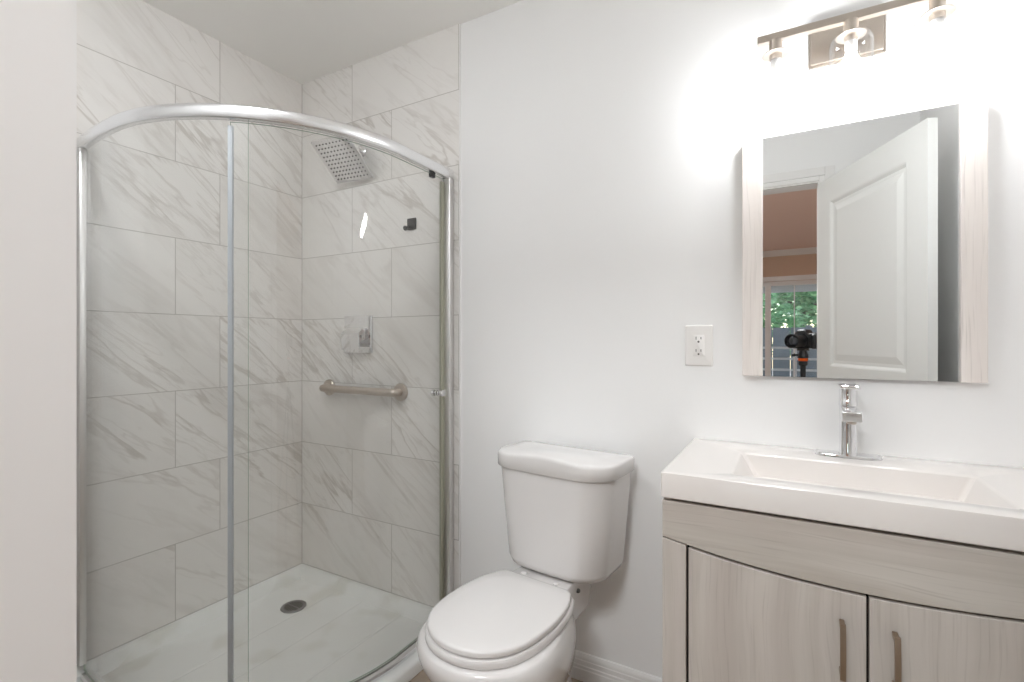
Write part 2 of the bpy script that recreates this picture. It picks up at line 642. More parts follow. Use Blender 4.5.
def sweep_base(bm, p, q, nrm):
    p, q, nrm = Vector((*p, 0)), Vector((*q, 0)), Vector((*nrm, 0))
    rings = [[bm.verts.new(e + nrm * d + Vector((0, 0, z))) for d, z in BB] for e in (p, q)]
    bridge(bm, rings)
    bm.faces.new(rings[0][::-1]); bm.faces.new(rings[1])


b = bm_new(); sweep_base(b, (-1.166, 0), (-0.266, 0), (0, -1))
struct('baseboard_back', b, M['trim'], 'white moulded baseboard behind the toilet', smooth=20)
b = bm_new(); sweep_base(b, (XL, YF), (DX0 - 0.115, YF), (0, 1))
struct('baseboard_front', b, M['trim'], 'white moulded baseboard along the doorway wall', smooth=20)
b = bm_new(); sweep_base(b, (XR, -0.475), (XR, YF + 0.02), (-1, 0))
struct('baseboard_right', b, M['trim'], 'white moulded baseboard along the right wall', smooth=20)

# door lining and casing
b = bm_new()
box(b, DX0 - 0.02, DX0, YB, YF, 0, DZ + 0.02)
box(b, DX1, DX1 + 0.02, YB, YF, 0, DZ + 0.02)
box(b, DX0, DX1, YB, YF, DZ, DZ + 0.02)
struct('trim_3', b, M['trim'], 'white door lining, its edge filling the left of the view')
b = bm_new()
for z0, z1, d in ((DZ + 0.006, DZ + 0.030, 0.011), (DZ + 0.030, DZ + 0.075, 0.016)):
    w0 = z0 - DZ
    w1 = z1 - DZ
    lw = 0.034                                    # wider reveal on the latch side
    box(b, DX0 - w1 - lw, DX0 - w0 - lw, YF, YF + d, 0, z1, 0.002, 1)
    box(b, DX1 + w0, DX1 + w1, YF, YF + d, 0, z1, 0.002, 1)
    box(b, DX0 - w0 - lw, DX1 + w0, YF, YF + d, z0, z1, 0.002, 1)
struct('trim_4', b, M['trim'], 'white stepped casing around the doorway')

# ------------------------------------------------------------------ the open door (seen in the mirror)
hinge = Vector((DX1, YF, 0))
dd = Vector((0.408, 0.913, 0)).normalized()
dn = Vector((-dd.y, dd.x, 0))                     # face turned to the mirror


def door_pt(s, d, z):
    return hinge + dd * s + dn * d + Vector((0, 0, z))


W_D, T_D = 0.774, 0.035
b = bm_new()
holes = [(0.112, 0.662, 1.075, 1.905), (0.112, 0.662, 0.24, 0.90)]
svals = [0.0, 0.112, 0.662, W_D]
zvals = [0.012, 0.24, 0.90, 1.075, 1.905, 2.025]
for side, dface in ((1, 0.0), (-1, -T_D)):
    for i in range(3):
        for k in range(5):
            s0, s1, z0, z1 = svals[i], svals[i + 1], zvals[k], zvals[k + 1]
            if (s0, s1, z0, z1) in holes:
                prof = [(0, 0), (0.006, -0.002), (0.016, -0.010), (0.030, -0.010), (0.060, -0.003)]
                rings = []
                for ins, dep in prof:
                    rings.append([b.verts.new(door_pt(s, dface + side * dep, z)) for s, z in
                                  ((s0 + ins, z0 + ins), (s1 - ins, z0 + ins), (s1 - ins, z1 - ins), (s0 + ins, z1 - ins))])
                bridge(b, rings)
                b.faces.new(rings[-1])
            else:
                b.faces.new([b.verts.new(door_pt(s, dface, z)) for s, z in ((s0, z0), (s1, z0), (s1, z1), (s0, z1))])
for (s0, s1, z0, z1) in ((0, 0, 0.012, 2.025), (W_D, W_D, 0.012, 2.025)):
    b.faces.new([b.verts.new(door_pt(s0, d, z)) for d, z in ((0, z0), (-T_D, z0), (-T_D, z1), (0, z1))])
for z in (0.012, 2.025):
    b.faces.new([b.verts.new(door_pt(s, d, z)) for s, d in ((0, 0), (W_D, 0), (W_D, -T_D), (0, -T_D))])
door = struct('door_1', b, M['door'], 'open white two panel door reflected in the mirror', smooth=12)
for side in (1, -1):
    b = bm_new()
    base = door_pt(W_D - 0.065, 0.0 if side == 1 else -T_D, 0.93)
    lathe(b, [(0, 0.030), (0.006, 0.030), (0.009, 0.014), (0.026, 0.012), (0.034, 0.022), (0.046, 0.027), (0.056, 0.022), (0.060, 0.010)],
          base, dn * side, 24)
    struct('door_knob', b, M['nickel'], parent=door)

# ------------------------------------------------------------------ shower tray with drain
XW, YW = -2.148, -0.006                           # tiled faces
PX, PY, PATH_R, PEND = -1.223, -0.9146, 0.622, -0.893   # the enclosure line: right leg, front, curve radius, end at left wall
TC = Vector((PX - PATH_R, PY + PATH_R))           # centre of the quadrant's curve


def plan(off, wall_off=0.0, n_st=8, n_arc=72, n_end=12):
    """the curved line from the back wall to the left wall, moved `off` towards the shower corner"""
    rad = PATH_R - off
    x1, y0, yw, xw = TC.x + rad, TC.y - rad, YW - wall_off, XW + wall_off
    pts = [Vector((x1, yw + (TC.y - yw) * i / n_st)) for i in range(n_st)]
    for i in range(n_arc + 1):
        a = R(90 * i / n_arc)
        pts.append(Vector((TC.x + rad * math.cos(a), TC.y - rad * math.sin(a))))
    for i in range(1, n_end + 1):
        t = i / n_end
        pts.append(Vector((TC.x + (xw - TC.x) * t, y0 + (PEND - PY) * t * t)))
    return pts


def quad_ring(off, wall_off, z, n_w=10, zw=None):
    """closed outline of the quadrant tray, set back `wall_off` from both walls; it rises to `zw` along the walls"""
    p = plan(off, wall_off, 14, 36, 14)
    pts = [(q.x, q.y, z) for q in p]
    (xa, ya), (xb, yb) = p[-1], p[0]
    for i in range(1, n_w):
        pts.append((xa, ya + (yb - ya) * i / n_w, z))
    for i in range(n_w):
        pts.append((xa + (xb - xa) * i / n_w, yb, z))
    if zw is not None:
        out = []
        for i, (x, y, _) in enumerate(pts):
            d = 1.0
            if i < len(p):
                d = max(0.0, min(1.0, (0.018 - (min(x - XW, YW - y) - wall_off)) / 0.014))
            out.append((x, y, z + (zw - z) * d))
        pts = out
    return pts


DR = Vector((-1.914, -0.229, 0.026))
tray = thing('shower_tray', (XW, YW, 0), 'white quadrant shower tray on the floor inside the curved glass', 'shower tray')
b = bm_new()
rings = [quad_ring(-0.052, 0, 0.0), quad_ring(-0.055, 0, 0.004), quad_ring(-0.052, 0, 0.036, zw=0.069), quad_ring(-0.046, 0, 0.044, zw=0.075),
         quad_ring(-0.034, 0, 0.048, zw=0.078), quad_ring(-0.020, 0, 0.050, zw=0.078), quad_ring(0.026, 0.018, 0.049, zw=0.077), quad_ring(0.034, 0.026, 0.045, zw=0.072),
         quad_ring(0.054, 0.050, 0.033), quad_ring(0.070, 0.065, 0.030)]
nr = len(rings[0])
vr = loft(b, rings, True, False)
last = vr[-1]
drn = []
for v in last:
    a = math.atan2(v.co.y - DR.y, v.co.x - DR.x)
    drn.append(b.verts.new((DR.x + 0.054 * math.cos(a), DR.y + 0.054 * math.sin(a), DR.z)))
drb = [b.verts.new((DR.x + (v.co.x - DR.x) * 0.92, DR.y + (v.co.y - DR.y) * 0.92, DR.z - 0.02)) for v in drn]
bridge(b, [last, drn, drb])
b.faces.new(drb)
part('tray_body', b, M['tray'], tray)
b = bm_new()
lathe(b, [(-0.019, 0.040), (-0.001, 0.046), (0.002, 0.0535), (0.0035, 0.052), (0.0040, 0.045), (0.0030, 0.043), (0.0030, 0.002)], DR, (0, 0, 1), 32)
drain = part('drain', b, M['drain'], tray, 'round grey metal drain')
b = bm_new()
for i in range(-3, 4):
    w = math.sqrt(max(0, 0.038 ** 2 - (i * 0.0105) ** 2))
    for y0, y1 in ((-w, -0.0025), (0.0025, w)):
        box(b, DR.x + i * 0.0105 - 0.0028, DR.x + i * 0.0105 + 0.0028, DR.y + y0, DR.y + y1, DR.z + 0.0022, DR.z + 0.0034)
part('drain_grate', b, M['dark'], drain, 'dark slots of the drain')

# ------------------------------------------------------------------ curved sliding shower enclosure
def sub_path(pts, s0, s1):
    out = []
    s = 0
    for i in range(len(pts) - 1):
        d = (pts[i + 1] - pts[i]).length
        for t in (s0, s1):
            if s <= t < s + d:
                out.append((t, pts[i].lerp(pts[i + 1], (t - s) / d)))
        s += d
        if s0 < s < s1:
            out.append((s, pts[i + 1]))
    out.sort(key=lambda e: e[0])
    return [p for _, p in out]


def path_len(pts):
    return sum((pts[i + 1] - pts[i]).length for i in range(len(pts) - 1))


def sweep(bm, pts, prof, mi_fn=None):
    """sweep a closed profile (offset outwards, z) along a plan path"""
    rings = []
    for i, p in enumerate(pts):
        d = (pts[min(i + 1, len(pts) - 1)] - pts[max(i - 1, 0)]).normalized()
        nrm = Vector((-d.y, d.x)) * -1            # outwards, away from the shower corner
        if nrm.dot(p - Vector((XW, YW))) < 0:
            nrm = -nrm
        rings.append([bm.verts.new((p.x + nrm.x * o, p.y + nrm.y * o, z)) for o, z in prof])
    n = len(prof)
    for k in range(len(rings) - 1):
        for i in range(n):
            j = (i + 1) % n
            f = bm.faces.new((rings[k][i], rings[k][j], rings[k + 1][j], rings[k + 1][i]))
            f.material_index = mi_fn(i) if mi_fn else 0
    for r_ in (rings[0], rings[-1]):
        f = bm.faces.new(r_)
        f.material_index = 1 if mi_fn else 0


enc = thing('shower_enclosure', (XW, YW, 0.08), 'curved clear glass shower enclosure with bright metal rail standing on the tray', 'shower enclosure')
rail_prof = []
RZ0, RZ1 = 1.865, 1.9075
for i in range(11):
    a = R(-90 + 180 * i / 10)
    rail_prof.append((0.004 + (0.014 * math.cos(a) ** 0.7 if i not in (0, 10) else 0.0), (RZ0 + RZ1) / 2 + (RZ1 - RZ0) / 2 * math.sin(a)))
rail_prof += [(-0.008, RZ1), (-0.010, RZ1 - 0.002), (-0.010, RZ0 + 0.002), (-0.008, RZ0)]
p0 = plan(0.0)
Ltot = path_len(p0)
b = bm_new(); sweep(b, p0, rail_prof)
part('top_rail', b, M['alu'], enc, 'bright curved head rail', smooth=50)
b = bm_new(); sweep(b, sub_path(p0, 0.044, Ltot - 0.044), [(0.016, 0.0505), (0.016, 0.060), (0.012, 0.066), (-0.014, 0.068), (-0.018, 0.064), (-0.018, 0.0505), (0.0, 0.0505)])
part('bottom_rail', b, M['alu'], enc, 'bright curved sill rail', smooth=30)
# wall jambs
b = bm_new()
box(b, -1.244, -1.204, -0.036, YW, 0.0845, 1.8650, 0.003, 2)
part('wall_jamb', b, M['jamb'], enc)
b = bm_new()
box(b, XW, XW + 0.028, -0.911, -0.891, 0.0845, 1.8650, 0.003, 2)
part('wall_jamb', b, M['jamb'], enc)


def glass_sheet(off, s0, s1, z0, z1):
    pts = sub_path(plan(off), s0, s1)
    bm = bm_new()
    sweep(bm, pts, [(0.003, z0), (0.003, z1), (-0.003, z1), (-0.003, z0)], mi_fn=lambda i: 0 if i in (0, 2) else 1)
    return bm


S_DOOR, S_FIX = 0.843, 0.800
fixed = part('fixed_panel', glass_sheet(0.0, S_FIX, Ltot - 0.026, 0.067, 1.866), [M['glass'], M['glass_edge']], enc, 'fixed curved glass panel', smooth=30)
slide = part('sliding_door', glass_sheet(0.012, 0.030, S_DOOR, 0.072, 1.862), [M['glass'], M['glass_edge']], enc, 'sliding curved glass door', smooth=30)
# seals on the door's two upright edges
for s0, s1, z1, lab in ((S_DOOR - 0.007, S_DOOR + 0.006, 1.850, 'pale upright vinyl seal'), (0.022, 0.050, 1.848, 'olive tinted upright vinyl seal')):
    b = bm_new()
    sweep(b, sub_path(plan(0.012), s0, s1), [(0.0050, 0.072), (0.0050, z1), (-0.0050, z1), (-0.0050, 0.072)])
    part('edge_seal', b, M['seal'] if s0 > 0.1 else M['olive_seal'], slide, lab)
# knob: one pull on each face of the glass
b = bm_new()
kp = (-1.237, -0.069, 0.992)
for s in (1, -1):
    lathe(b, [(0.003, 0.011), (0.007, 0.011), (0.008, 0.006), (0.016, 0.006), (0.018, 0.013), (0.026, 0.014), (0.029, 0.011)], kp, (s, 0, 0), 20)
part('door_knob', b, M['chrome'], slide, 'small chrome double knob')
# rollers under the head rail
for s_, w_ in ((0.020, 0.008), (0.105, 0.012)):
    p = sub_path(plan(0.012), s_ - w_, s_ + w_)
    b = bm_new()
    sweep(b, p, [(0.008, 1.848), (0.008, 1.868), (-0.006, 1.868), (-0.006, 1.848)])
    part('roller', b, M['black'], slide, 'small black roller')

# ------------------------------------------------------------------ shower head, valve, grab bar, hook
head = thing('rain_shower', (-1.73, YW, 2.075), 'square chrome rain shower head on a wall arm above the mixer valve', 'shower head')
b = bm_new()
lathe(b, [(0.0, 0.030), (0.004, 0.030), (0.009, 0.024), (0.011, 0.012)], (-1.73, YW, 2.077), (0, -1, 0), 24)
part('arm_flange', b, M['chrome'], head)
hc = Vector((-1.736, -0.112, 2.008))
th, psi, S = 0.693, 0.092, 0.212
ex = Vector((math.cos(psi), math.sin(psi), 0))
ey = Vector((-math.sin(psi) * math.cos(th), math.cos(psi) * math.cos(th), -math.sin(th)))
ez = ex.cross(ey)
if ez.z < 0:
    ez = -ez
b = bm_new()
tube(b, bezier((-1.73, YW - 0.005, 2.077), (-1.73, -0.07, 2.085), hc + ez * 0.07, hc + ez * 0.028, 10), 0.0095, 14)
part('shower_arm', b, M['chrome'], head)
b = bm_new(); lathe(b, [(0.005, 0.020), (0.014, 0.019), (0.022, 0.014), (0.032, 0.014)], hc, ez, 20)
part('swivel_joint', b, M['chrome'], head)
b = bm_new(); obox(b, hc, ex, ey, ez, S, S, 0.010, 0.002, 2)
plate = part('head_plate', b, M['chrome'], head)
b = bm_new()
for i in range(10):
    for j in range(10):
        p = hc + ex * (-0.0855 + 0.019 * i) + ey * (-0.0855 + 0.019 * j) - ez * 0.005
        lathe(b, [(0, 0.0034), (0.002, 0.0028), (0.0026, 0.0018)], p, -ez, 8)
nz = part('nozzle_grid', b, M['dark'], plate, 'dark rubber spray nozzles', smooth=0)

valve = thing('shower_valve', (-1.748, YW, 1.231), 'square chrome shower mixer valve on the marble tile above the grab bar', 'shower valve')
b = bm_new(); box(b, -1.837, -1.659, YW - 0.008, YW, 1.146, 1.318, 0.003, 2)
part('cover_plate', b, M['chrome'], valve)
b = bm_new()
box(b, -1.790, -1.706, YW - 0.030, YW - 0.007, 1.205, 1.258, 0.004, 2)
part('valve_body', b, M['chrome'], valve)
b = bm_new()
v = [(-1.800, YW - 0.024, 1.264), (-1.696, YW - 0.024, 1.264), (-1.696, YW - 0.024, 1.246), (-1.800, YW - 0.024, 1.246),
     (-1.806, YW - 0.058, 1.236), (-1.690, YW - 0.058, 1.236), (-1.690, YW - 0.052, 1.160), (-1.806, YW - 0.052, 1.160)]
vv = [b.verts.new(p) for p in v]
for f in ((0, 1, 2, 3), (4, 5, 1, 0), (4, 7, 6, 5), (3, 2, 6, 7), (0, 3, 7, 4), (1, 5, 6, 2)):
    b.faces.new([vv[i] for i in f])
bmesh.ops.bevel(b, geom=list(b.edges), offset=0.003, segments=2, affect='EDGES')
part('lever_handle', b, M['chrome'], valve)

bar = thing('grab_bar', (-1.70, YW, 0.977), 'brushed nickel grab bar on the marble tile below the mixer valve', 'grab bar')
gx0, gx1, gz, gy = -1.945, -1.490, 0.977, YW - 0.045
for gx in (gx0, gx1):
    b = bm_new()
    lathe(b, [(0, 0.039), (0.006, 0.039), (0.011, 0.035), (0.013, 0.019)], (gx, YW, gz), (0, -1, 0), 28)
    part('wall_flange', b, M['nickel'], bar)
b = bm_new()
pts = [Vector((gx0, YW - 0.006, gz))] + bezier((gx0, gy + 0.022, gz), (gx0, gy, gz), (gx0, gy, gz), (gx0 + 0.030, gy, gz), 6) \
    + [Vector((gx0 + (gx1 - gx0) * t, gy, gz)) for t in (0.25, 0.5, 0.75)] \
    + bezier((gx1 - 0.030, gy, gz), (gx1, gy, gz), (gx1, gy, gz), (gx1, gy + 0.022, gz), 6) + [Vector((gx1, YW - 0.006, gz))]
tube(b, pts, 0.0175, 20)
part('bar_tube', b, M['nickel'], bar)

hook = thing('robe_hook', (-1.430, YW, 1.707), 'small dark square robe hook high on the marble tile near the wall jamb', 'hook')
b = bm_new(); box(b, -1.450, -1.402, YW - 0.008, YW, 1.683, 1.732, 0.003, 2)
part('hook_plate', b, M['dark'], hook)
b = bm_new(); tube(b, [(-1.442, YW - 0.006, 1.694), (-1.442, YW - 0.016, 1.690), (-1.442, YW - 0.028, 1.686)], [0.007, 0.007, 0.011], 14)
part('hook_peg', b, M['dark'], hook)

# ------------------------------------------------------------------ toilet
PIV = Vector((-0.654, -0.030, 0))
toilet = thing('toilet', PIV, 'white two piece toilet with closed lid between shower and vanity', 'toilet')


def tank_ring(hw, yb, yf, rf, rb, bow, z, n=10, crown=0.0):
    """tank plan about the toilet's own axis: small back corners, large front corners, slightly bowed front"""
    pts = []
    for cx, cy_, sx, sy, a0, rr in ((hw, yb, -1, -1, 0, rb), (-hw, yb, 1, -1, 90, rb), (-hw, yf, 1, 1, 180, rf), (hw, yf, -1, 1, 270, rf)):
        for i in range(n + 1):
            a = R(a0 + 90 * i / n)
            pts.append((cx + sx * rr + rr * math.cos(a), cy_ + sy * rr + rr * math.sin(a)))
        if a0 in (0, 180):                        # long edges filled in between the corners
            ye = yb if a0 == 0 else yf
            r_ = rb if a0 == 0 else rf
            sg = -1 if a0 == 0 else 1
            for i in range(1, 12):
                pts.append((sg * (-(hw - r_) + 2 * (hw - r_) * i / 12), ye))
    out = []
    for x, y in pts:
        f = max(0.0, (yb - y) / (yb - yf))
        c = crown * (0.5 + 0.5 * math.cos(math.pi * min(1.0, abs(x) / 0.19)))
        out.append((PIV.x + x, PIV.y + y - bow * f * f * (1 - (x / hw) ** 2), z + c * f))
    return out


b = bm_new()
loft(b, [tank_ring(0.150, -0.020, -0.188, 0.075, 0.02, 0.010, 0.4600),
         tank_ring(0.176, -0.014, -0.206, 0.085, 0.02, 0.012, 0.4660),
         tank_ring(0.184, -0.012, -0.212, 0.088, 0.02, 0.012, 0.4850),
         tank_ring(0.197, -0.008, -0.218, 0.088, 0.02, 0.012, 0.640),
         tank_ring(0.209, -0.006, -0.224, 0.088, 0.02, 0.012, 0.788)])
part('tank', b, M['porcelain'], toilet, smooth=60)
b = bm_new()
H = 0.219
loft(b, [tank_ring(H - .003, -0.004, -0.231, 0.092, 0.022, 0.010, 0.783),
         tank_ring(H, -0.002, -0.234, 0.094, 0.022, 0.010, 0.786),
         tank_ring(H, -0.002, -0.234, 0.094, 0.022, 0.010, 0.820, crown=0.009),
         tank_ring(H - .001, -0.003, -0.233, 0.094, 0.022, 0.010, 0.825, crown=0.010),
         tank_ring(H - .004, -0.005, -0.230, 0.092, 0.022, 0.010, 0.8285, crown=0.0105),
         tank_ring(H - .009, -0.009, -0.225, 0.088, 0.022, 0.009, 0.8302, crown=0.011),
         tank_ring(H - .050, -0.046, -0.180, 0.055, 0.022, 0.006, 0.8325, crown=0.009),
         tank_ring(H - .110, -0.090, -0.130, 0.018, 0.018, 0.0, 0.8335, crown=0.006)])
part('tank_lid', b, M['porcelain'], toilet, smooth=60)
b = bm_new()
lathe(b, [(0, 0.012), (0.006, 0.012), (0.009, 0.009), (0.014, 0.007)], (PIV.x - 0.204, PIV.y - 0.125, 0.758), (-1, 0, 0), 18)
tube(b, [(PIV.x - 0.216, PIV.y - 0.125, 0.758), (PIV.x - 0.218, PIV.y - 0.095, 0.756), (PIV.x - 0.218, PIV.y - 0.060, 0.752)], [0.006, 0.006, 0.007], 12)
part('flush_lever', b, M['chrome'], toilet, 'chrome side flush lever')


SEAT = [(0.0, 0.0), (0.30, 0.0), (0.60, 0.0), (0.735, 0.012), (0.81, 0.065), (0.92, 0.18), (0.985, 0.34), (1.0, 0.48), (0.955, 0.67),
        (0.82, 0.82), (0.58, 0.925), (0.30, 0.982), (0.0, 1.0)]
BOWL = [(0.0, 0.0), (0.25, 0.0), (0.42, 0.006), (0.54, 0.04), (0.66, 0.12), (0.80, 0.25), (0.92, 0.40), (0.99, 0.55), (0.97, 0.70),
        (0.84, 0.83), (0.60, 0.925), (0.31, 0.982), (0.0, 1.0)]


def egg(k, y_back, y_front, z, wmax=0.165, n=56, prof=SEAT):
    """outline about the toilet's axis: straight back, widest forward, round front"""
    L = y_back - y_front
    right = [(w * wmax * k, y_back - t * L) for w, t in prof]
    left = [(-x, y) for x, y in right[-2:0:-1]]
    return [(PIV.x + SX_ + p.x, PIV.y + p.y, z) for p in resample(right + left, n)]


def deck(hf, hb, yb, yf, r, z):
    """rear deck outline: narrower at the wall"""
    out = []
    for x, y, _ in rrect(-1, 1, yf, yb, r, z):
        t = (y - yf) / (yb - yf)
        out.append((PIV.x + SX_ + x * (hf + (hb - hf) * t), PIV.y + y, z))
    return out


SX_ = -0.006
b = bm_new()
loft(b, [egg(1.04, -0.120, -0.540, 0.000, 0.098), egg(1.04, -0.120, -0.540, 0.012, 0.098), egg(1.0, -0.125, -0.525, 0.06, 0.094),
         egg(1.0, -0.125, -0.525, 0.14, 0.102, prof=BOWL), egg(1.0, -0.120, -0.560, 0.21, 0.138, prof=BOWL), egg(1.0, -0.145, -0.610, 0.27, 0.168, prof=BOWL),
         egg(1.0, -0.170, -0.650, 0.325, 0.190, prof=BOWL), egg(1.0, -0.190, -0.672, 0.365, 0.197, prof=BOWL), egg(1.0, -0.205, -0.678, 0.390, 0.196, prof=BOWL),
         egg(1.0, -0.215, -0.674, 0.408, 0.188, prof=BOWL), egg(1.0, -0.220, -0.668, 0.4165, 0.182, prof=BOWL)])
loft(b, [deck(0.080, 0.060, -0.012, -0.27, 0.03, 0.300), deck(0.098, 0.070, -0.010, -0.275, 0.03, 0.370),
         deck(0.106, 0.078, -0.008, -0.278, 0.03, 0.420), deck(0.108, 0.080, -0.008, -0.276, 0.03, 0.448),
         deck(0.103, 0.076, -0.012, -0.270, 0.03, 0.4555)])
bowl = part('bowl', b, M['porcelain'], toilet, smooth=60)
b = bm_new()
loft(b, [egg(1.02, -0.240, -0.660, 0.4190), egg(1.035, -0.237, -0.664, 0.423), egg(1.035, -0.237, -0.664, 0.435), egg(1.02, -0.240, -0.660, 0.440)])
part('seat', b, M['plastic'], toilet, smooth=50)
b = bm_new()
loft(b, [egg(0.99, -0.251, -0.652, 0.4425), egg(1.0, -0.249, -0.656, 0.445), egg(1.0, -0.249, -0.656, 0.4545), egg(0.992, -0.251, -0.654, 0.4585),
         egg(0.965, -0.257, -0.646, 0.4605), egg(0.80, -0.295, -0.615, 0.4615), egg(0.4, -0.385, -0.525, 0.4620)])
part('lid', b, M['plastic'], toilet, smooth=50)
for s in (-1, 1):
    b = bm_new()
    lathe(b, [(0, 0.010), (0.004, 0.010), (0.006, 0.007)], (PIV.x + SX_ + s * 0.060, PIV.y - 0.236, 0.4545), (0, 0, 1), 16)
    part('hinge_cap', b, M['plastic'], toilet)
for s in (-1, 1):
    b = bm_new()
    lathe(b, [(-0.012, 0.007), (0.003, 0.007), (0.006, 0.005)], (PIV.x + SX_ + s * 0.095, PIV.y - 0.160, 0.415), (s, 0, 0), 12)
    part('bolt', b, M['dark'], toilet, 'dark tank bolt')
b = bm_new()
box(b, PIV.x - 0.085, PIV.x + 0.085, PIV.y - 0.17, PIV.y - 0.04, 0.455, 0.462)
part('gasket', b, M['black'], toilet, 'black rubber gasket under tank')
toilet.rotation_euler.z = R(-6.3)

# ------------------------------------------------------------------ vanity cabinet
VX0, VX1, VY = -0.263, 0.527, -0.468
VC = 0.132
van = thing('vanity_cabinet', (VC, -0.234, 0), 'pale ash two door vanity cabinet under the white basin', 'vanity cabinet')
for x0 in (VX0, VX1 - 0.016):
    b = bm_new()
    box(b, x0, x0 + 0.016, VY + 0.020, -0.001, 0.0, 0.830)
    part('side_panel', b, M['wood_v'], van)
b = bm_new()
box(b, VX0 + 0.016, VX1 - 0.016, VY + 0.022, VY + 0.034, 0.10, 0.830)
box(b, VX0 + 0.016, VX1 - 0.016, VY + 0.034, -0.002, 0.10, 0.115)
box(b, VX0 + 0.016, VX1 - 0.016, -0.010, -0.002, 0.115, 0.80)
box(b, VX0 + 0.016, VX1 - 0.016, VY + 0.070, VY + 0.085, 0.0, 0.10)
part('carcass', b, M['dark_gap'], van, 'dark inside edge of cabinet')


def arch(x, off=0.0):
    return 0.704 + 0.039 * ((x - VC) / 0.395) ** 2 - off


def front_panel(x0, x1, top, bot, y0, y1, n=28, bev=0.0012):
    """slab in the front plane whose top and bottom follow functions of x; arrises eased"""
    bm = bm_new()
    rings = []
    for (yy, ins) in ((y1, 0.0), (y0 + bev, 0.0), (y0, bev)):
        ring = []
        for i in range(n + 1):
            x = x0 + ins + (x1 - x0 - 2 * ins) * i / n
            ring.append((x, yy, bot(x) + ins))
        for i in range(n + 1):
            x = x1 - ins - (x1 - x0 - 2 * ins) * i / n
            ring.append((x, yy, top(x) - ins))
        rings.append(ring)
    loft(bm, rings)
    return bm


part('apron', front_panel(VX0, VX1, lambda x: 0.827, lambda x: arch(x), VY, VY + 0.020), M['wood_h'], van, 'level grain apron with curved lower edge', smooth=25)
for x0, x1 in ((VX0, VX0 + 0.053), (VX1 - 0.053, VX1)):
    part('stile', front_panel(x0, x1, lambda x: arch(x, 0.003), lambda x: 0.0, VY, VY + 0.020), M['wood_v'], van, smooth=25)
for x0, x1, hx in ((VX0 + 0.059, VC - 0.0025, 0.089), (VC + 0.0025, VX1 - 0.059, 0.174)):
    d_ = part('door', front_panel(x0, x1, lambda x: arch(x, 0.006), lambda x: 0.105, VY, VY + 0.018), M['wood_v'], van, smooth=25)
    b = bm_new()
    for zz in (0.640, 0.545):
        box(b, hx - 0.0045, hx + 0.0045, VY - 0.026, VY, zz - 0.0045, zz + 0.0045, 0.001, 1)
    n = 12
    rings = []
    for i in range(n + 1):
        t = i / n
        z = 0.647 - 0.109 * t
        yy = VY - 0.024 - 0.006 * math.sin(math.pi * t)
        rings.append([(hx - 0.0048, yy, z), (hx + 0.0048, yy, z), (hx + 0.0048, yy - 0.006, z), (hx - 0.0048, yy - 0.006, z)])
    loft(b, rings)
    part('handle', b, M['satin'], d_, 'satin metal bar pull', smooth=25)

# basin top
sink = thing('basin_top', (VC, -0.236, 0.835), 'thick white vanity top with sloped rectangular basin', 'basin')
b = bm_new()
SX0, SX1, SY = VX0 - 0.003, VX1 + 0.004, -0.472


def srect(x0, x1, y0, y1, r, z):
    return rrect(x0, x1, y0, y1, r, z, 6)


loft(b, [srect(SX0 + .002, SX1 - .002, SY + .002, -0.0005, 0.004, 0.8345), srect(SX0, SX1, SY, -0.0005, 0.005, 0.837), srect(SX0, SX1, SY, -0.0005, 0.005, 0.8905),
         srect(SX0 + .001, SX1 - .001, SY + .001, -0.0005, 0.005, 0.8925), srect(SX0 + .003, SX1 - .003, SY + .003, -0.0025, 0.005, 0.893),
         srect(-0.124, 0.374, -0.412, -0.146, 0.014, 0.893), srect(-0.120, 0.370, -0.409, -0.149, 0.013, 0.8915), srect(-0.116, 0.366, -0.406, -0.152, 0.012, 0.888),
         srect(-0.078, 0.338, -0.388, -0.162, 0.012, 0.822), srect(-0.070, 0.330, -0.380, -0.168, 0.014, 0.816), srect(-0.03, 0.29, -0.34, -0.20, 0.02, 0.8135),
         srect(0.112, 0.152, -0.295, -0.255, 0.0199, 0.812)], True, True)
part('basin_slab', b, M['basin'], sink, smooth=28)
b = bm_new(); lathe(b, [(0, 0.023), (0.002, 0.023), (0.004, 0.019), (0.005, 0.012)], (VC, -0.275, 0.8122), (0, 0, 1), 24)
part('drain_plug', b, M['chrome'], sink, 'chrome basin drain')

# faucet
FX, FY, FZ = 0.133, -0.066, 0.893
fau = thing('faucet', (FX, FY, FZ), 'chrome single lever faucet on the back rim of the basin', 'faucet')
b = bm_new()


def stadium(hl, hw, z, n=12):
    out = []
    for i in range(n + 1):
        a = R(-90 + 180 * i / n)
        out.append((FX + hl - hw + hw * math.cos(a), FY + hw * math.sin(a), z))
    for i in range(n + 1):
        a = R(90 + 180 * i / n)
        out.append((FX - hl + hw + hw * math.cos(a), FY + hw * math.sin(a), z))
    return out


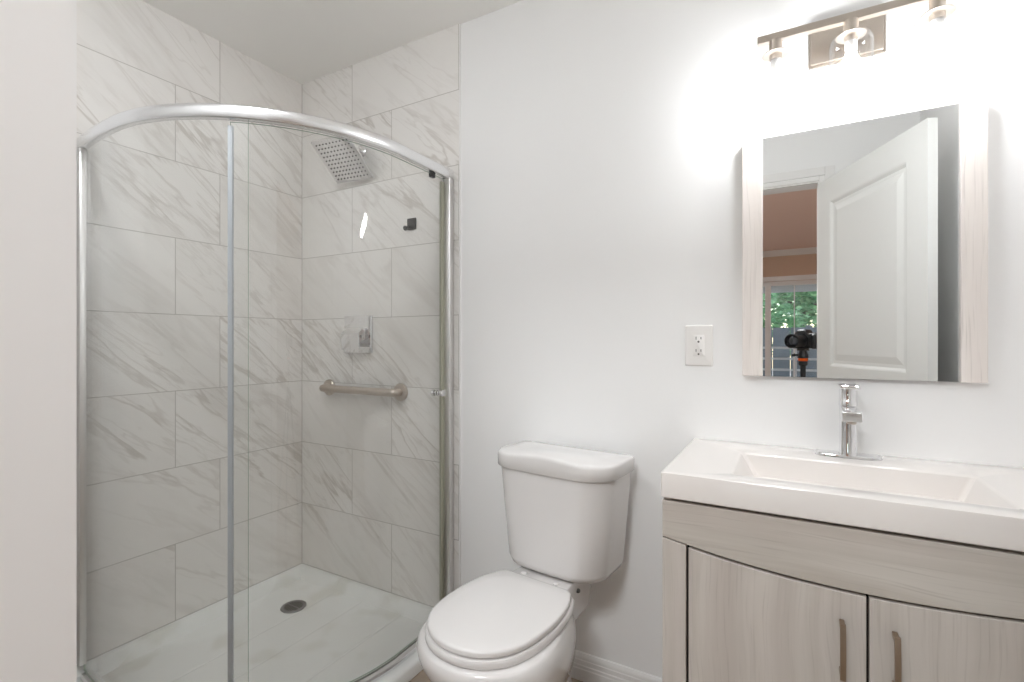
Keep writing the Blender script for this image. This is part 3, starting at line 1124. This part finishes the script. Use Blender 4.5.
loft(b, [stadium(0.075, 0.026, FZ), stadium(0.075, 0.026, FZ + .004), stadium(0.073, 0.024, FZ + .0075), stadium(0.066, 0.018, FZ + .009)])
part('base_plate', b, M['chrome'], fau)
b = bm_new()
lathe(b, [(0.006, 0.0225), (0.012, 0.0205), (0.10, 0.0200), (0.132, 0.0205), (0.134, 0.0190)], (FX, FY - 0.006, FZ), (0, 0, 1), 32)
part('faucet_body', b, M['chrome'], fau)
b = bm_new()
rings = []
for yy, zc, hh, hw in ((FY - 0.010, FZ + 0.121, 0.014, 0.018), (FY - 0.05, FZ + 0.122, 0.0135, 0.0205), (FY - 0.095, FZ + 0.120, 0.0125, 0.0215),
                       (FY - 0.105, FZ + 0.119, 0.0120, 0.0215), (FY - 0.107, FZ + 0.119, 0.0105, 0.0200)):
    rings.append([(x, yy, z) for x, _, z in [(p[0], 0, p[1]) for p in
                  [(q[0], q[1]) for q in rrect(FX - hw, FX + hw, zc - hh, zc + hh, 0.004, 0, 4)]]])
loft(b, rings)
spout = part('spout', b, M['chrome'], fau, smooth=40)
b = bm_new(); lathe(b, [(0, 0.011), (0.007, 0.011), (0.009, 0.009)], (FX, FY - 0.088, FZ + 0.1085), (0, 0, -1), 18)
part('aerator', b, M['nickel'], spout)
b = bm_new()
lathe(b, [(0.135, 0.0195), (0.137, 0.0215), (0.150, 0.0215), (0.151, 0.0208), (0.180, 0.0208), (0.184, 0.0215), (0.185, 0.020)], (FX, FY - 0.006, FZ), (0, 0, 1), 32)
part('handle_barrel', b, M['chrome'], fau)
b = bm_new()
rings = []
for z, g in ((0.184, 0.001), (0.1855, 0.0), (0.192, 0.0), (0.1935, 0.0015)):
    rings.append(rrect(FX - 0.0225 + g, FX + 0.0225 - g, FY - 0.058 + g, FY + 0.018 - g, [0.018, 0.018, 0.006, 0.006], FZ + z, 5))
loft(b, rings)
part('lever', b, M['chrome'], fau)

# ------------------------------------------------------------------ mirror
mir = thing('mirror', (0.146, 0, 1.098), 'rectangular wall mirror with pale wood strips at both sides, over the faucet', 'mirror')
MZ0, MZ1 = 1.098, 1.800
b = bm_new(); box(b, -0.072, 0.371, -0.018, -0.002, MZ0, MZ1)
t = NT('mirror_silver')
gm = t.n('ShaderNodeBsdfGlossy')
gm.inputs['Color'].default_value = (0.93, 0.94, 0.935, 1)
gm.inputs['Roughness'].default_value = 0.0
M['silver'] = t.done(gm.outputs[0])
part('mirror_glass', b, M['silver'], mir, smooth=0)
for x0, x1 in ((-0.126, -0.072), (0.371, 0.421)):
    b = bm_new(); box(b, x0, x1, -0.030, -0.001, MZ0, MZ1, 0.0012, 1)
    part('side_strip', b, M['wood_mirror'], mir, 'pale wood strip')

# ------------------------------------------------------------------ outlet
out = thing('wall_outlet', (-0.253, 0, 1.187), 'white duplex power outlet on the wall left of the mirror', 'outlet')
OX, OZ = -0.253, 1.187
b = bm_new()
loft(b, [[(x, y, z) for x, z, y in rrect(OX - .0415 + i, OX + .0415 - i, OZ - .0645 + i, OZ + .0645 - i, .004, y, 4)] for i, y in ((0, -0.0005), (0, -0.003), (0.0025, -0.006), (0.005, -0.0065))])
op = part('cover_plate', b, M['plate'], out, smooth=30)
b = bm_new()
loft(b, [[(x, y, z) for x, z, y in rrect(OX - .0168 + i, OX + .0168 - i, OZ - .0335 + i, OZ + .0335 - i, .002, y, 4)] for i, y in ((0, -0.006), (0, -0.0082), (0.001, -0.0088))])
rec = part('receptacle', b, M['plate'], out, smooth=30)
for oz in (OZ + 0.0195, OZ - 0.0195):
    b = bm_new()
    box(b, OX - 0.0085, OX - 0.0062, -0.0090, -0.0080, oz - 0.001, oz + 0.0085)
    box(b, OX + 0.0062, OX + 0.0085, -0.0090, -0.0080, oz + 0.0, oz + 0.0075)
    lathe(b, [(0, 0.0032), (0.001, 0.0032)], (OX, -0.0080, oz - 0.0075), (0, -1, 0), 14)
    part('socket_slots', b, M['slot'], rec, 'dark plug slots')

# ------------------------------------------------------------------ vanity light
lamp = thing('vanity_light', (0.133, 0, 2.04), 'brushed nickel three lamp vanity light with clear glass shades above the mirror', 'wall light')
b = bm_new()
box(b, 0.044, 0.223, -0.012, 0.0, 1.976, 2.104, 0.002, 1)
box(b, 0.050, 0.217, -0.020, -0.011, 1.982, 2.098, 0.003, 2)
part('back_plate', b, M['nickel'], lamp)
LBY, LBZ = -0.110, 2.038
b = bm_new()
box(b, 0.1235, 0.1425, LBY, -0.019, LBZ - 0.0085, LBZ + 0.0085, 0.001, 1)
part('arm', b, M['nickel'], lamp)
b = bm_new(); box(b, -0.081, 0.354, LBY - 0.010, LBY + 0.010, LBZ - 0.010, LBZ + 0.010, 0.0012, 1)
part('cross_bar', b, M['nickel'], lamp)
for lx in (-0.036, 0.136, 0.309):
    b = bm_new()
    lathe(b, [(0.0085, 0.0165), (0.040, 0.0165), (0.041, 0.020), (0.045, 0.033), (0.048, 0.034), (0.049, 0.030), (0.049, 0.016), (0.062, 0.0155)],
          (lx, LBY, LBZ), (0, 0, -1), 28)
    so = part('socket_cup', b, M['nickel'], lamp)
    b = bm_new()
    prof = [(0.044, 0.026), (0.046, 0.036), (0.052, 0.043), (0.062, 0.0475), (0.075, 0.0485), (0.185, 0.0485)]
    inner = [(d + (0.002 if i < 3 else 0), r - 0.0025) for i, (d, r) in enumerate(prof)][::-1]
    lathe(b, prof + inner, (lx, LBY, LBZ), (0, 0, -1), 40, cap=False)
    part('glass_shade', b, M['shade_glass'], lamp, 'clear glass jar shade', smooth=50)
    b = bm_new()
    lathe(b, [(0.061, 0.0130), (0.072, 0.0140), (0.0935, 0.0125)], (lx, LBY, LBZ), (0, 0, -1), 24)
    part('bulb_base', b, M['plate'], so, 'white bulb base')
    b = bm_new()
    lathe(b, [(d_ + 0.020, r_) for d_, r_ in ((0.074, 0.012), (0.080, 0.0135), (0.090, 0.018), (0.102, 0.026), (0.116, 0.0295), (0.130, 0.0275), (0.141, 0.020), (0.147, 0.010), (0.149, 0.003))],
          (lx, LBY, LBZ), (0, 0, -1), 24)
    part('bulb', b, M['bulb'], so, 'lit bulb', smooth=60)

# ------------------------------------------------------------------ ceiling lights
def ceiling_light(name, x, y, z, r, dm, label):
    root = thing(name, (x, y, z), label, 'ceiling light')
    bm = bm_new()
    lathe(bm, [(0, r + 0.016), (0.004, r + 0.016), (0.008, r + 0.006), (0.008, r), (0.003, r - 0.002)], (x, y, z), (0, 0, -1), 40, cap=False)
    part('trim_ring', bm, M['trim'], root)
    bm = bm_new()
    lathe(bm, [(0.0005, r - 0.0005), (0.009, r - 0.0005), (0.016, r * 0.93), (0.023, r * 0.72), (0.027, r * 0.4), (0.0285, r * 0.1)], (x, y, z), (0, 0, -1), 40)
    part('diffuser', bm, dm, root, 'lit diffuser')
    return root


ceiling_light('ceiling_light', -1.18, -1.14, ZC, 0.085, M['diffuser'], 'round white light in the bathroom ceiling between shower and doorway')
ceiling_light('ceiling_light', -0.25, -2.50, ZC, 0.32, M['hall_fill'], 'added unseen fill light in the ceiling of the room behind the doorway')  # unseen lamp, added to fill the hall and shine through the doorway

# ------------------------------------------------------------------ camera on its tripod (reflected in the mirror)
rig = thing('photo_camera', CAM - FWD * 0.12 + Vector((0, 0, -0.055)), 'black camera with a wide lens reflected in the mirror', 'camera')


def cp(f, r, u):
    """point in camera axes: forward, right, up from the lens front"""
    return CAM + FWD * f + RGT * r + Vector((0, 0, u))


UP = Vector((0, 0, 1))
b = bm_new()
obox(b, cp(-0.140, 0.012, 0.0), RGT, FWD, UP, 0.138, 0.052, 0.088, 0.008, 3)
obox(b, cp(-0.140, 0.070, -0.004), RGT, FWD, UP, 0.030, 0.078, 0.084, 0.010, 3)
loft(b, [[tuple(cp(-0.14 + y, x, z)) for x, y, _ in rrect(-w, w, -d, d, 0.006, 0, 3)] for z, w, d in ((0.040, 0.040, 0.036), (0.062, 0.028, 0.034), (0.068, 0.020, 0.028))])
part('camera_body', b, M['black'], rig)
b = bm_new()
lathe(b, [(-0.118, 0.036), (-0.100, 0.036), (-0.098, 0.034), (-0.062, 0.034), (-0.060, 0.038), (-0.030, 0.039), (-0.006, 0.041), (-0.006, 0.037), (-0.016, 0.033), (-0.020, 0.030)],
      CAM, FWD, 32, cap=False)
lens = part('lens', b, M['black'], rig)
b = bm_new()
lathe(b, [(-0.024, 0.0302), (-0.019, 0.029), (-0.015, 0.022), (-0.012, 0.012), (-0.0115, 0.003)], CAM, FWD, 28)
part('front_element', b, M['lens'], lens, 'dark shiny lens glass')
b = bm_new()
lathe(b, [(0, 0.010), (0.005, 0.010), (0.006, 0.008)], cp(-0.135, 0.062, 0.043), UP, 16)
part('shutter_button', b, M['dark'], rig)
b = bm_new()
lathe(b, [(0, 0.012), (0.008, 0.012), (0.009, 0.010)], cp(-0.14, -0.040, 0.043), UP, 16)
part('mode_dial', b, M['dark'], rig)

tc = cp(-0.130, 0.0, 0)
tri = thing('tripod', (tc.x, tc.y, 0), 'black tripod with orange collar carrying the camera, reflected in the mirror', 'tripod')


def tl(bm, prof, n=24):
    lathe(bm, prof, (tc.x, tc.y, 0), (0, 0, 1), n)


b = bm_new(); obox(b, Vector((tc.x, tc.y, 1.1505)), RGT, FWD, UP, 0.050, 0.045, 0.013, 0.002, 2)
part('quick_release_plate', b, M['dark'], tri)
b = bm_new(); tl(b, [(1.100, 0.026), (1.112, 0.027), (1.132, 0.022), (1.145, 0.019)])
obox(b, Vector((tc.x, tc.y, 1.118)) - RGT * 0.036, RGT, FWD, UP, 0.030, 0.012, 0.012, 0.002, 2)
lathe(b, [(0, 0.010), (0.012, 0.010)], Vector((tc.x, tc.y, 1.118)) - RGT * 0.050, -RGT, 14)
head_t = part('ball_head', b, M['black'], tri)
b = bm_new(); tl(b, [(1.082, 0.018), (1.084, 0.0255), (1.098, 0.0265), (1.1005, 0.024)])
part('collar', b, M['orange'], tri, 'orange collar')
b = bm_new(); tl(b, [(1.052, 0.014), (1.060, 0.023), (1.082, 0.024)])
part('pan_base', b, M['black'], tri)
b = bm_new(); tl(b, [(0.62, 0.014), (1.055, 0.0145)], 18)
part('centre_column', b, M['black'], tri)
b = bm_new(); tl(b, [(0.845, 0.018), (0.85, 0.036), (0.90, 0.036), (0.915, 0.020)])
part('spider', b, M['black'], tri)
for k, a in enumerate((270, 25, 155)):
    d = Vector((math.cos(R(a)), math.sin(R(a)), 0))
    top = Vector((tc.x, tc.y, 0.872)) + d * 0.040
    foot = Vector((tc.x, tc.y, 0.012)) + d * (0.27 if a != 270 else 0.34)
    b = bm_new()
    tube(b, [top, top.lerp(foot, 0.48)], 0.014, 14)
    tube(b, [top.lerp(foot, 0.46), top.lerp(foot, 0.97)], 0.011, 14)
    tube(b, [top.lerp(foot, 0.45), top.lerp(foot, 0.50)], 0.017, 14)
    lg = part('leg', b, M['black'], tri)
    b = bm_new()
    tube(b, [top.lerp(foot, 0.965), Vector((foot.x, foot.y, 0.0))], [0.0125, 0.014], 14)
    part('rubber_foot', b, M['dark'], lg)

# ------------------------------------------------------------------ the room behind the doorway
b = bm_new(); box(b, HX0 - 0.1, HX1 + 0.1, HY - 0.1, YB, -0.12, 0.0)
struct('floor_hall', b, M['hall_floor'], 'warm oak plank floor of the room behind')
b = bm_new(); box(b, HX0 - 0.1, HX1 + 0.1, HY - 0.1, YB, ZC, ZC + 0.1)
struct('ceiling_hall', b, M['hall_ceil'], 'ceiling of the room behind, coloured rosy for warm floor bounce, seen in the mirror')
b = bm_new()
box(b, HX0 - 0.1, HX0, HY, YB, 0, ZC)
struct('wall_hall_left', b, M['hall_pale'], 'pale side wall of the room behind, towards the shower side')
b = bm_new()
box(b, HX1, HX1 + 0.1, HY, YB, 0, ZC)
struct('wall_hall_right', b, M['hall_pale'], 'pale side wall of the room behind, towards the vanity side')
b = bm_new()
box(b, HX0 - 0.1, XL - 0.1, YB, YB + 0.1, 0, ZC)
box(b, XR + 0.1, HX1 + 0.1, YB, YB + 0.1, 0, ZC)
struct('wall_hall_near', b, M['hall_pale'], 'pale wall either side of the bathroom')
WX0, WX1, WZ = -1.25, 0.70, 2.06
b = bm_new()
box(b, HX0 - 0.1, WX0, HY - 0.1, HY, 0, ZC)
box(b, WX1, HX1 + 0.1, HY - 0.1, HY, 0, ZC)
box(b, WX0, WX1, HY - 0.1, HY, WZ, ZC)
struct('wall_hall_far', b, M['hall_wall'], 'tan wall around the patio window, seen in the mirror')
b = bm_new()
rings = [[b.verts.new((x, HY + d, z)) for d, z in ((0, ZC), (0.075, ZC), (0.070, ZC - 0.012), (0.030, ZC - 0.050), (0.014, ZC - 0.075), (0, ZC - 0.080))] for x in (HX0, HX1)]
bridge(b, rings); b.faces.new(rings[0]); b.faces.new(rings[1])
struct('trim_5', b, M['trim'], 'pale crown moulding above the patio window')
b = bm_new()
box(b, WX0 - 0.07, WX0, HY, HY + 0.018, 0, WZ + 0.07, 0.003, 1)
box(b, WX1, WX1 + 0.07, HY, HY + 0.018, 0, WZ + 0.07, 0.003, 1)
box(b, WX0, WX1, HY, HY + 0.018, WZ, WZ + 0.07, 0.003, 1)
struct('trim_6', b, M['trim'], 'white casing around the patio window')
b = bm_new()
fy0, fy1 = HY - 0.09, HY - 0.03
box(b, WX0, WX0 + 0.06, fy0, fy1, 0, WZ)
box(b, WX1 - 0.06, WX1, fy0, fy1, 0, WZ)
box(b, WX0 + 0.06, WX1 - 0.06, fy0, fy1, WZ - 0.06, WZ)
box(b, WX0 + 0.06, WX1 - 0.06, fy0, fy1, 0, 0.08)
box(b, -0.325, -0.250, fy0 - 0.006, fy1 - 0.006, 0.08, WZ - 0.06)
win = struct('window_1', b, M['trim'], 'white framed patio window with narrow glazing bars')
for x0, x1 in ((WX0 + 0.06, -0.325), (-0.250, WX1 - 0.06)):
    b = bm_new(); box(b, x0, x1, HY - 0.064, HY - 0.058, 0.08, WZ - 0.06)
    struct('pane', b, M['window_glass'], parent=win, smooth=0)
    w3 = (x1 - x0) / 3
    for k in (1, 2):
        b = bm_new(); box(b, x0 + w3 * k - 0.007, x0 + w3 * k + 0.007, HY - 0.072, HY - 0.050, 0.08, WZ - 0.06)
        struct('glazing_bar', b, M['trim'], parent=win)

# outside: patio, cover, railing, fence, trees
b = bm_new(); box(b, -12, 12, -22, HY - 0.1, -0.2, -0.02)
struct('ground_patio', b, M['patio'], 'pale concrete patio beyond the window')
b = bm_new(); box(b, -3.2, 2.6, -8.6, HY - 0.1, 2.08, 2.22)
struct('ceiling_patio', b, M['patio_roof'], 'pale boarded patio cover beyond the window')

rl = thing('patio_railing', (0.0, -7.6, -0.02), 'white railing with level bars beyond the patio window', 'railing')
for z in (1.09, 0.91, 0.73, 0.55, 0.37):
    b = bm_new(); box(b, -3.0, 2.6, -7.615, -7.585, z - 0.018, z + 0.018)
    part('rail', b, M['rail_white'], rl)
for x in (-2.6, -1.7, -0.85, 0.06, 0.95, 1.85):
    b = bm_new(); box(b, x - 0.028, x + 0.028, -7.585, -7.53, -0.02, 1.13)
    part('post', b, M['rail_white'], rl)

fn = thing('garden_fence', (0, -9.2, -0.02), 'grey blue board fence beyond the patio railing', 'fence')
b = bm_new()
for i in range(40):
    box(b, -6 + i * 0.30, -6 + i * 0.30 + 0.29, -9.215, -9.195, -0.02, 1.46)
part('fence_boards', b, M['fence'], fn)
for x in (-4.5, -2.1, 0.3, 2.7, 5.1):
    b = bm_new(); box(b, x - 0.05, x + 0.05, -9.315, -9.215, -0.02, 1.50)
    part('fence_post', b, M['fence'], fn)


def tree(x, y, h, cr, seed, label):
    rnd = random.Random(seed)
    root = thing('tree', (x, y, -0.02), label, 'tree')
    bm = bm_new()
    pts = [Vector((x + rnd.uniform(-.05, .05) * i, y + rnd.uniform(-.05, .05) * i, -0.02 + h * 0.7 * i / 5)) for i in range(6)]
    tube(bm, pts, [0.11 - 0.013 * i for i in range(6)], 10)
    for i in range(6):
        a = rnd.uniform(0, 6.28)
        s = pts[3].lerp(pts[5], rnd.random())
        tube(bm, bezier(s, s + Vector((math.cos(a) * .3, math.sin(a) * .3, .3)), s + Vector((math.cos(a) * .7, math.sin(a) * .7, .4)),
                        s + Vector((math.cos(a), math.sin(a), .8)) * cr * 0.7, 5), [0.04, 0.036, 0.03, 0.025, 0.02, 0.012], 7)
    part('trunk', bm, M['bark'], root)
    bm = bm_new()
    cl = [(Vector((x, y, h * 0.62)) + Vector((rnd.gauss(0, cr * .45), rnd.gauss(0, cr * .45), rnd.gauss(0, h * .20))), rnd.uniform(.35, .6) * cr) for _ in range(22)]
    for _ in range(5200):
        c, r_ = rnd.choice(cl)
        d = Vector((rnd.gauss(0, 1), rnd.gauss(0, 1), rnd.gauss(0, 1))).normalized()
        p = c + d * r_ * rnd.uniform(.55, 1.0)
        if p.z < 0.9:
            continue
        ax, u, w = frame_of((rnd.gauss(0, 1), rnd.gauss(0, 1), rnd.gauss(0, 1)))
        s = rnd.uniform(.05, .10)
        mid = ax * s * 0.15
        vs_ = [bm.verts.new(q) for q in (p - u * s * 1.4, p + w * s * .6 + mid, p + u * s * 1.4, p - w * s * .6 + mid)]
        bm.faces.new(vs_)
    part('foliage', bm, M['leaf'], root, smooth=0)


tree(0.35, -12.0, 3.9, 1.75, 5, 'leafy green tree behind the fence, above the camera reflected in the mirror')
